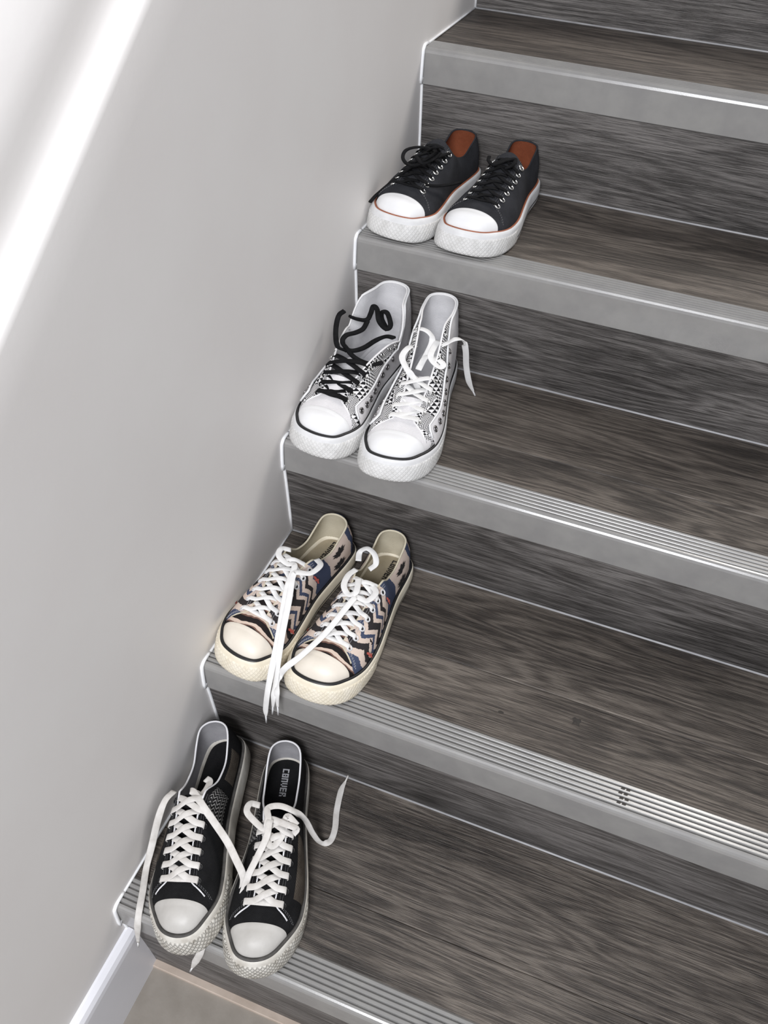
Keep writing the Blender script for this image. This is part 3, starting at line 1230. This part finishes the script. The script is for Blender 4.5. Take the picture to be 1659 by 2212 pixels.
EY_STEEL = eyelet_mesh('eyelet', M['steel'])
EY_RING = eyelet_mesh('eyelet', M['steel'], .0041, .0010)
EY_WHITE = eyelet_mesh('eyelet', M['eyelet_white'], .0034, .0011)
EY_DARK = eyelet_mesh('eyelet', M['gunmetal'], .0034, .0012)
EY_BLACK = eyelet_mesh('eyelet', M['stripe_black'])

BASE = {i: i * RISE + .0022 for i in range(1, 6)}
R_ = math.radians


# ------------------------------------------------------------------ loose lace ends, in scene coordinates (metres)
LO = {
    'bL1': [(0.0535, 0.3987, 0.4443), (0.0429, 0.3928, 0.4482), (0.0458, 0.3791, 0.449), (0.0613, 0.3713, 0.4482), (0.0727, 0.369, 0.4513), (0.0782, 0.3357, 0.4482), (0.0873, 0.3003, 0.4357), (0.0953, 0.2681, 0.4209), (0.0988, 0.2446, 0.4), (0.1002, 0.229, 0.3767), (0.0958, 0.229, 0.337), (0.0952, 0.23, 0.3224)],
    'bL2': [(0.0907, 0.397, 0.4443), (0.101, 0.3857, 0.4482), (0.0957, 0.3669, 0.4498), (0.0827, 0.3603, 0.4521), (0.0778, 0.3536, 0.4513), (0.0884, 0.318, 0.4443), (0.0961, 0.2844, 0.4303), (0.1024, 0.2581, 0.4139), (0.1051, 0.2436, 0.39), (0.1088, 0.228, 0.3768), (0.1063, 0.229, 0.3493)],
    'bR1': [(0.1722, 0.383, 0.4443), (0.1826, 0.3708, 0.4474), (0.1778, 0.3532, 0.449), (0.1648, 0.3518, 0.4513), (0.1617, 0.3453, 0.4513), (0.1576, 0.3321, 0.4474), (0.146, 0.2992, 0.4334), (0.1298, 0.265, 0.4225), (0.1159, 0.2496, 0.41), (0.1078, 0.247, 0.39), (0.113, 0.229, 0.3838), (0.1131, 0.229, 0.3533)],
    'bR2': [(0.1444, 0.4007, 0.4443), (0.14, 0.3843, 0.4474), (0.142, 0.365, 0.449), (0.1525, 0.3538, 0.449), (0.161, 0.3564, 0.4529), (0.1588, 0.3692, 0.4521), (0.1541, 0.3835, 0.449)],
    'bR3': [(0.1392, 0.4218, 0.4373), (0.1359, 0.4351, 0.4396), (0.1442, 0.4394, 0.4459), (0.1558, 0.4362, 0.4428), (0.1613, 0.4281, 0.435), (0.1555, 0.4199, 0.4295)],
    'kL1': [(0.0181, 0.1256, 0.2596), (0.0157, 0.1094, 0.2628), (0.0134, 0.0926, 0.244), (0.0108, 0.0749, 0.21), (0.0112, 0.055, 0.186), (0.0225, 0.0287, 0.1855), (0.0312, 0.0066, 0.1848), (0.0317, -0.0035, 0.1625), (0.0226, -0.0035, 0.1033)],
    'kL2': [(0.0452, 0.1559, 0.2581), (0.0534, 0.1516, 0.2612), (0.0542, 0.1317, 0.2667), (0.0412, 0.1287, 0.2706), (0.0463, 0.1276, 0.2721), (0.0659, 0.1158, 0.2721), (0.0861, 0.1051, 0.2674), (0.1079, 0.0942, 0.2573), (0.1256, 0.0815, 0.2518), (0.1394, 0.0715, 0.2425), (0.1437, 0.0643, 0.2362), (0.1452, 0.0524, 0.227), (0.1447, 0.0455, 0.218)],
    'kL3': [(0.1201, -0.0011, 0.183), (0.1172, -0.0045, 0.1666), (0.1098, -0.006, 0.1399), (0.1027, -0.007, 0.1138)],
    'kR1': [(0.1245, 0.1484, 0.2596), (0.1136, 0.1444, 0.2635), (0.1151, 0.1328, 0.2659), (0.1291, 0.1247, 0.2674), (0.1451, 0.1198, 0.269), (0.1454, 0.1301, 0.2737), (0.1383, 0.1431, 0.2721), (0.1502, 0.1521, 0.2706), (0.1672, 0.1557, 0.2628), (0.1792, 0.1607, 0.2425), (0.189, 0.1621, 0.21), (0.1984, 0.1654, 0.186), (0.2083, 0.1728, 0.183), (0.2077, 0.1907, 0.183), (0.2004, 0.2133, 0.183), (0.1945, 0.2423, 0.183), (0.1949, 0.258, 0.184)],
    'kR2': [(0.1774, 0.1312, 0.2581), (0.1792, 0.1365, 0.2635), (0.1648, 0.1345, 0.2682), (0.1491, 0.1329, 0.2713), (0.1486, 0.1267, 0.2745), (0.1528, 0.1109, 0.2721), (0.1516, 0.0899, 0.2643), (0.1489, 0.0722, 0.2534), (0.1475, 0.0624, 0.2394), (0.1475, 0.053, 0.23), (0.1451, 0.0496, 0.22)],
    'kR3': [(0.1782, 0.1407, 0.2628), (0.1638, 0.1452, 0.2674), (0.1638, 0.1362, 0.2643), (0.1666, 0.1217, 0.262), (0.1625, 0.1068, 0.2628), (0.1525, 0.1086, 0.2643)],
    'wR1': [(0.1628, 0.6357, 0.648), (0.1701, 0.639, 0.652), (0.1788, 0.6427, 0.658), (0.1864, 0.6536, 0.652), (0.1901, 0.6627, 0.632), (0.191, 0.676, 0.6), (0.1957, 0.6856, 0.57), (0.2022, 0.6957, 0.548)],
    'wR2': [(0.1198, 0.6462, 0.652), (0.1297, 0.6471, 0.658), (0.1418, 0.646, 0.656), (0.1482, 0.6425, 0.648), (0.1476, 0.6256, 0.638), (0.1436, 0.604, 0.626)],
    'wR3': [(0.1287, 0.6335, 0.64), (0.1234, 0.6172, 0.644), (0.1218, 0.5999, 0.64), (0.1333, 0.586, 0.634), (0.1434, 0.5846, 0.624), (0.1541, 0.5832, 0.606)],
    'wR4': [(0.1551, 0.6458, 0.648), (0.1547, 0.6186, 0.644), (0.1595, 0.6111, 0.638), (0.1716, 0.6072, 0.634), (0.1739, 0.6131, 0.636), (0.1622, 0.619, 0.638), (0.1482, 0.6192, 0.636), (0.1454, 0.5983, 0.628)],
    'wL1': [(0.0423, 0.5998, 0.628), (0.0355, 0.5893, 0.64), (0.0227, 0.6142, 0.646), (0.0173, 0.6365, 0.654), (0.0217, 0.6458, 0.658)],
    'wL2': [(0.0318, 0.6417, 0.654), (0.0388, 0.6527, 0.646), (0.0469, 0.666, 0.64), (0.049, 0.6744, 0.646), (0.0489, 0.6837, 0.652), (0.0556, 0.6813, 0.65), (0.0643, 0.6669, 0.642), (0.0789, 0.6557, 0.64), (0.083, 0.6612, 0.644), (0.0719, 0.6779, 0.65), (0.0632, 0.6813, 0.648), (0.0651, 0.6748, 0.642), (0.0795, 0.6596, 0.636)],
    'wL3': [(0.0489, 0.6633, 0.64), (0.0484, 0.6484, 0.636), (0.0438, 0.6317, 0.638), (0.0377, 0.6145, 0.642), (0.038, 0.6008, 0.64), (0.047, 0.602, 0.626), (0.0603, 0.6015, 0.618), (0.0786, 0.6017, 0.616), (0.0934, 0.6053, 0.62)],
    'wL4': [(0.0951, 0.642, 0.638), (0.0815, 0.6498, 0.632), (0.0681, 0.647, 0.624), (0.0572, 0.6276, 0.62), (0.0477, 0.6093, 0.624), (0.0411, 0.6025, 0.634)],
    'gL1': [(0.0846, 0.8679, 0.8043), (0.0785, 0.8367, 0.809), (0.0711, 0.812, 0.8106), (0.0592, 0.8036, 0.8059), (0.0442, 0.8092, 0.8012), (0.031, 0.8241, 0.8028), (0.0296, 0.841, 0.8074), (0.0439, 0.8467, 0.8121), (0.0618, 0.8451, 0.8137), (0.075, 0.8342, 0.8137)],
    'gL2': [(0.0754, 0.8324, 0.8152), (0.0688, 0.8067, 0.8137), (0.0489, 0.8129, 0.7981), (0.0311, 0.8115, 0.7825), (0.0182, 0.8006, 0.77), (0.0081, 0.7869, 0.76), (0.0054, 0.7713, 0.756)],
    'gL3': [(0.0617, 0.8399, 0.8121), (0.0806, 0.8053, 0.832), (0.0776, 0.837, 0.8168), (0.0774, 0.8214, 0.8121), (0.0677, 0.7996, 0.8106), (0.0545, 0.8096, 0.8137), (0.057, 0.809, 0.809)],
    'gL4': [(0.0736, 0.8008, 0.7825), (0.0881, 0.8035, 0.7825), (0.101, 0.824, 0.7794), (0.1097, 0.8475, 0.7762)],
    'gR1': [(0.1678, 0.8512, 0.8043), (0.1772, 0.8557, 0.809), (0.1768, 0.8702, 0.8121), (0.1664, 0.8592, 0.8121), (0.1549, 0.8394, 0.8113), (0.1424, 0.86, 0.8074), (0.1375, 0.883, 0.8043)],
}



def to_local(sh, pts):
    mat = Matrix.LocRotScale(sh.root.location, sh.root.rotation_euler, None).inverted()
    return [np.array(mat @ Vector(p)) for p in pts]


def loose(sh, mb, key, w=.0075, th=.0013, twist=None, taper=False, round_=False):
    pts = to_local(sh, LO[key])
    ups = []
    n = len(pts)
    for i in range(n):
        t = unit(pts[min(i + 1, n - 1)] - pts[max(i - 1, 0)])
        up = UP if abs(t[2]) < .75 else np.array([0, -1., .15])
        if twist:
            a = twist * math.sin(i * 1.7)
            sd = unit(np.cross(t, up))
            up = up * math.cos(a) + sd * math.sin(a)
        ups.append(up)
    ribbon(mb, pts, ups, w, th, 7, taper)
    return pts[-1], unit(pts[-1] - pts[-2])


GLYPH = {'C': ['111', '100', '100', '100', '111'], 'O': ['111', '101', '101', '101', '111'], 'N': ['111', '101', '101', '101', '101'],
         'V': ['101', '101', '101', '101', '010'], 'E': ['111', '100', '111', '100', '111'], 'R': ['111', '101', '110', '101', '101']}


def insole_text(sh, word, start, length, height, mat, star=False):
    """block letters printed on the footbed; they run towards the toe, tops towards +x"""
    st = to_local(sh, [start])[0]
    mb = MB()
    n = len(word)
    adv = length / n
    u = adv * .82 / 3
    v = height / 5
    z = .0222
    for i, ch in enumerate(word):
        for r, row in enumerate(GLYPH[ch]):
            for c, bit in enumerate(row):
                if bit == '1':
                    y1 = st[1] - i * adv - c * u
                    x1 = st[0] + height / 2 - r * v
                    mb.add([(x1, y1, z), (x1, y1 - u, z), (x1 - v, y1 - u, z), (x1 - v, y1, z)], [(0, 3, 2, 1)])
        if star and ch == 'O':
            cy = st[1] - i * adv - 1.5 * u
            cx = st[0]
            rr = [(cx + (u * .55 if k % 2 == 0 else u * .24) * math.cos(k * math.pi / 5), cy + (u * .55 if k % 2 == 0 else u * .24) * math.sin(k * math.pi / 5), z) for k in range(10)]
            mb.add(rr + [(cx, cy, z)], [(k, (k + 1) % 10, 10) for k in range(10)])
    return mb.build('insole_lettering', mat, sh.root, smooth=False)


# ------------------------------------------------------------------ the four pairs
def grey_shoe(name, x, y, rz, lat, label, L=.262):
    sh = Shoe(name, (x, y, BASE[4]), R_(rz), label, 'charcoal sneakers on the upper step', L=L, lat=lat, gap=[(.40, .014), (.76, .012)], wscale=.995)
    sh.sole(M['rub_white'], M['bump_white'], M['stripe_rust'], M['stripe_black'], sw=.55)
    sh.toe_cap(M['cap_white'])
    sh.vamp(M['charcoal'])
    sh.tongue(M['charcoal'], q0=.425, top=.001, wid=.021)
    sh.upper(M['charcoal'], M['rust_lining'], M['charcoal'])
    sh.insole(M['rust_lining'])
    sh.heel_strip(M['charcoal'])
    sh.eyelets(EY_RING)
    edge_stitching(sh, M['thread_grey'])
    mb = MB()
    lacing(sh, mb, .0062, .0018)
    return sh, mb


def palm(sh, mb, side, q, t, sc=1.0):
    """jagged leaf burst of the print"""
    for a, ln in ((0.2, 1.0), (.75, 1.1), (1.3, .9), (1.9, 1.1), (2.5, .95), (3.1, .9), (-.4, .7), (3.7, .7), (-1.2, .6)):
        poly = []
        for k in range(11):
            f = k / 10
            r = sc * ln * f
            w = .21 * math.sin(math.pi * min(1, f * 1.05)) * sc * (1.25 if k % 2 else .7)
            poly.append((r, w))
        for k in range(9, 0, -1):
            f = k / 10
            poly.append((sc * ln * f, -.21 * math.sin(math.pi * f) * sc * (.7 if k % 2 else 1.25)))
        ca, sa = math.cos(a), math.sin(a)
        sh.decal(mb, side, [(q + (x * ca - y * sa) * .062, t + (x * sa + y * ca) * .20) for x, y in poly])


def blue_shoe(name, x, y, rz, lat, label, L=.265):
    sh = Shoe(name, (x, y, BASE[2]), R_(rz), label, 'patterned denim sneakers on the middle step', L=L, lat=lat, gap=[(.38, .021), (.52, .015), (.76, .012)], s_top=.405, wscale=.99)
    sh.sole(M['rub_cream'], M['bump_cream'], M['stripe_black'], M['stripe_black'])
    sh.toe_cap(M['cap_cream'])
    sh.vamp(M['ikat_vamp'])
    sh.tongue(M['ikat'], q0=.46, sag=.010)
    sh.upper(M['ikat'], M['cream_lining'], M['cream_lining'], .0014)
    sh.insole(M['tan_insole'])
    sh.heel_strip(M['denim'])
    sh.eyelets(EY_WHITE)
    edge_stitching(sh, M['thread_white'])
    for side in (1, -1):
        for q, t in ((.195, .66), (.225, .24)):
            pm = MB()
            palm(sh, pm, side, q, t, 1.0)
            pm.build('leaf_print', M['print_black'], sh.root, smooth=False)
        for q, t in ((.428, .42), (.715, .22)):
            rm = MB()
            sh.decal(rm, side, [(q + a * .018 + b * .012, t + b * .16) for a, b in ((0, -1), (.5, -.6), (.3, -.3), (.8, .1), (.4, .3), (.5, .8), (0, 1), (-.3, .5), (-.2, .1), (-.7, -.2), (-.3, -.5))])
            rm.build('red_print', M['print_red'], sh.root, smooth=False)
    mb = MB()
    lacing(sh, mb, .0066, .0013)
    return sh, mb


def black_shoe(name, x, y, rz, lat, label, L=.279, roll=0.0, dz=0.0):
    sh = Shoe(name, (x, y, BASE[1] + dz), R_(rz), label, 'worn black sneakers on the lowest step', L=L, lat=lat, gap=[(.40, .018), (.52, .014), (.76, .013)], wscale=.95, blunt=.15, rear_cos=[(0, .88), (.04, .85), (.13, .82), (.30, .76)], roll=R_(roll))
    sh.sole(M['rub_dirty'], M['bump_dirty'], M['stripe_grey'])
    sh.toe_cap(M['cap_dirty'])
    sh.vamp(M['black_canvas'])
    sh.tongue(M['black_canvas'], q0=.45, sag=.008)
    sh.upper(M['black_canvas'], M['grey_lining'], M['white_lining'], .0012)
    sh.insole(M['black_insole'])
    sh.heel_strip(M['black_canvas'])
    sh.eyelets(EY_BLACK)
    edge_stitching(sh, M['thread_grey'])
    mb = MB()
    lacing(sh, mb, .0080, .0013)
    return sh, mb


HI_SPINE = [(.26, .150), (.31, .142), (.36, .131), (.45, .109), (.55, .088), (.66, .070), (.76, .0585), (.84, .0515), (.90, .0475), (.95, .043), (.98, .038), (1.0, .033)]


def high_top(name, x, y, rz, lat, label, L, gap, s_top=.31, flare=None):
    sh = Shoe(name, (x, y, BASE[3]), R_(rz), label, 'white high-top sneakers with printed inner', L=L, lat=lat, gap=gap, n_eye=9, eye_s=(.335, .765), s_top=s_top,
              spine=HI_SPINE, collar=[(0, .128), (.05, .127), (.12, .125), (.2, .125)], rear_cos=[(0, .80), (.1, .76), (.25, .68)], wscale=.985, crease=.0016, flare=flare)
    sh.sole(M['rub_white'], M['bump_white'], M['stripe_black'], M['stripe_black'])
    sh.toe_cap(M['cap_white'])
    sh.vamp(M['white_canvas'])
    sh.tongue(M['white_lining'], q0=.50, sag=.030, wid=.025)
    sh.upper(M['optic'], M['white_lining'], M['optic'], .0014)
    sh.insole(M['white_lining'])

    # outer white layer folded down a little lower than the printed one
    def tf(side, q):
        p1 = sh.wall(side, q, 1.0)
        p0 = sh.wall(side, q, .6)
        ln = max(np.linalg.norm(p1 - p0) / .4, 1e-4)
        d = float(smooth_interp(q, [(0, .003), (.2, .004), (.30, .016), (.40, .023), (.62, .025), (.76, .020)]))
        return max(.12, 1 - d / ln)
    G, UV = sh.upper_grid(.80, lift=.0024, tfun=tf)
    mb = MB()
    mb.grid(G, UV, flip=True)
    outer = mb.build('outer_panel', M['white_canvas'], sh.root)
    b = MB()
    b.tube(G[:, -1, :], .0015, 6)
    b.build('piping', M['cap_white'], outer)
    for side in (1, -1):
        for kk in range(8):
            q = .745 + (.35 - .745) * kk / 7
            tm = tf(side, q)
            p1 = sh.wall(side, q, tm, None, .003)
            t = tm
            while t > .1 and np.linalg.norm(sh.wall(side, q, t, None, .003) - p1) < .009:
                t -= .01
            sh.add_eyelet(EY_DARK, sh.wall(side, q, t, None, .0030), sh.out_dir(side, q, t), outer)
    sh.eyelets(EY_STEEL, dt=.007)
    return sh


def finish(sh, mb, mat, keys, w, th, tips=(), tip_mat=None, **k):
    ends = {}
    for key in keys:
        ends[key] = loose(sh, mb, key, w, th, taper=key in tips, **k)
    lace = mb.build('lace', M[mat], sh.root)
    for key in tips:
        p, d = ends[key]
        tip(lace, p, d, mat=M[tip_mat or mat])
    return lace


gL, mb = grey_shoe('low_top_sneaker', .0622, .8635, -8.5, -1, 'charcoal low-top sneaker with a black bow loop, against the wall on the upper step')
finish(gL, mb, 'lace_black', ('gL1', 'gL2', 'gL3', 'gL4'), .0050, .0024)
gR, mb = grey_shoe('low_top_sneaker', .1600, .8635, -5, 1, 'charcoal low-top sneaker with rust lining, farther from the wall on the upper step')
finish(gR, mb, 'lace_black', ('gR1',), .0050, .0024)

wL = high_top('high_top_sneaker', .0575, .6095, -4.6, -1, 'white high-top sneaker with loose black laces beside the wall', .278, [(.28, .027), (.45, .024), (.76, .014)],
              flare=[(.0, 0), (.1, .002), (.28, .013), (.40, .009), (.6, .002), (.7, 0)])
mb = MB()
lacing(wL, mb, .0085, .0020, rows=4, dt=.007, n=9, sag=.004)
finish(wL, mb, 'lace_black', ('wL1', 'wL2', 'wL3', 'wL4'), .0070, .0034)
wR = high_top('high_top_sneaker', .1455, .605, 4.4, 1, 'white high-top sneaker with loose white laces', .284, [(.28, .017), (.45, .016), (.76, .012)])
mb = MB()
lacing(wR, mb, .0088, .0013, rows=4, dt=.007, n=9, sag=.004)
finish(wR, mb, 'lace_white', ('wR1', 'wR2', 'wR3', 'wR4'), .0084, .0013, ('wR1',), 'eyelet_white')

bL, mb = blue_shoe('low_top_sneaker', .0646, .3725, -10, -1, 'patterned blue and cream low-top sneaker against the wall, laces hanging over the nosing')
finish(bL, mb, 'lace_white', ('bL1', 'bL2'), .0078, .0013, ('bL1', 'bL2'), 'eyelet_white')
bR, mb = blue_shoe('low_top_sneaker', .1585, .3735, -4.5, 1, 'patterned blue and cream low-top sneaker farther from the wall')
finish(bR, mb, 'lace_white', ('bR1', 'bR2', 'bR3'), .0078, .0013, ('bR1',), 'eyelet_white')
insole_text(bR, 'CONVERSE'[:6], (.171, .489, .383), .040, .0095, M['print_black'], True)
insole_text(bL, 'CONVERSE'[:6], (.081, .489, .383), .040, .0095, M['print_black'], True)

kL, mb = black_shoe('low_top_sneaker', .0680, .112, 15.0, -1, 'worn black low-top sneaker leaning against the wall on the lowest step', roll=-12, dz=.0094)
finish(kL, mb, 'lace_grubby', ('kL1', 'kL2', 'kL3'), .0088, .0014, ('kL1', 'kL3'), 'lace_white')
kR, mb = black_shoe('low_top_sneaker', .1535, .1225, 17.2, 1, 'worn black low-top sneaker with a lettered insole on the lowest step')
finish(kR, mb, 'lace_grubby', ('kR1', 'kR2', 'kR3'), .0080, .0014, ('kR1',), 'lace_grubby')
insole_text(kR, 'CONVER', (.1185, .2335, .203), .041, .0088, M['print_silver'], True)
kL.patch('herringbone_patch', M['herring'], 1, .36, .52, .18, .80)
kL.patch('suede_patch', M['brown_suede'], 1, .14, .30, .15, .75)
kL.patch('suede_patch', M['brown_suede'], -1, .52, .68, .03, .5)
kR.patch('suede_patch', M['brown_suede'], 1, .47, .73, .03, .55)
kR.patch('herringbone_patch', M['herring'], -1, .36, .52, .18, .80)
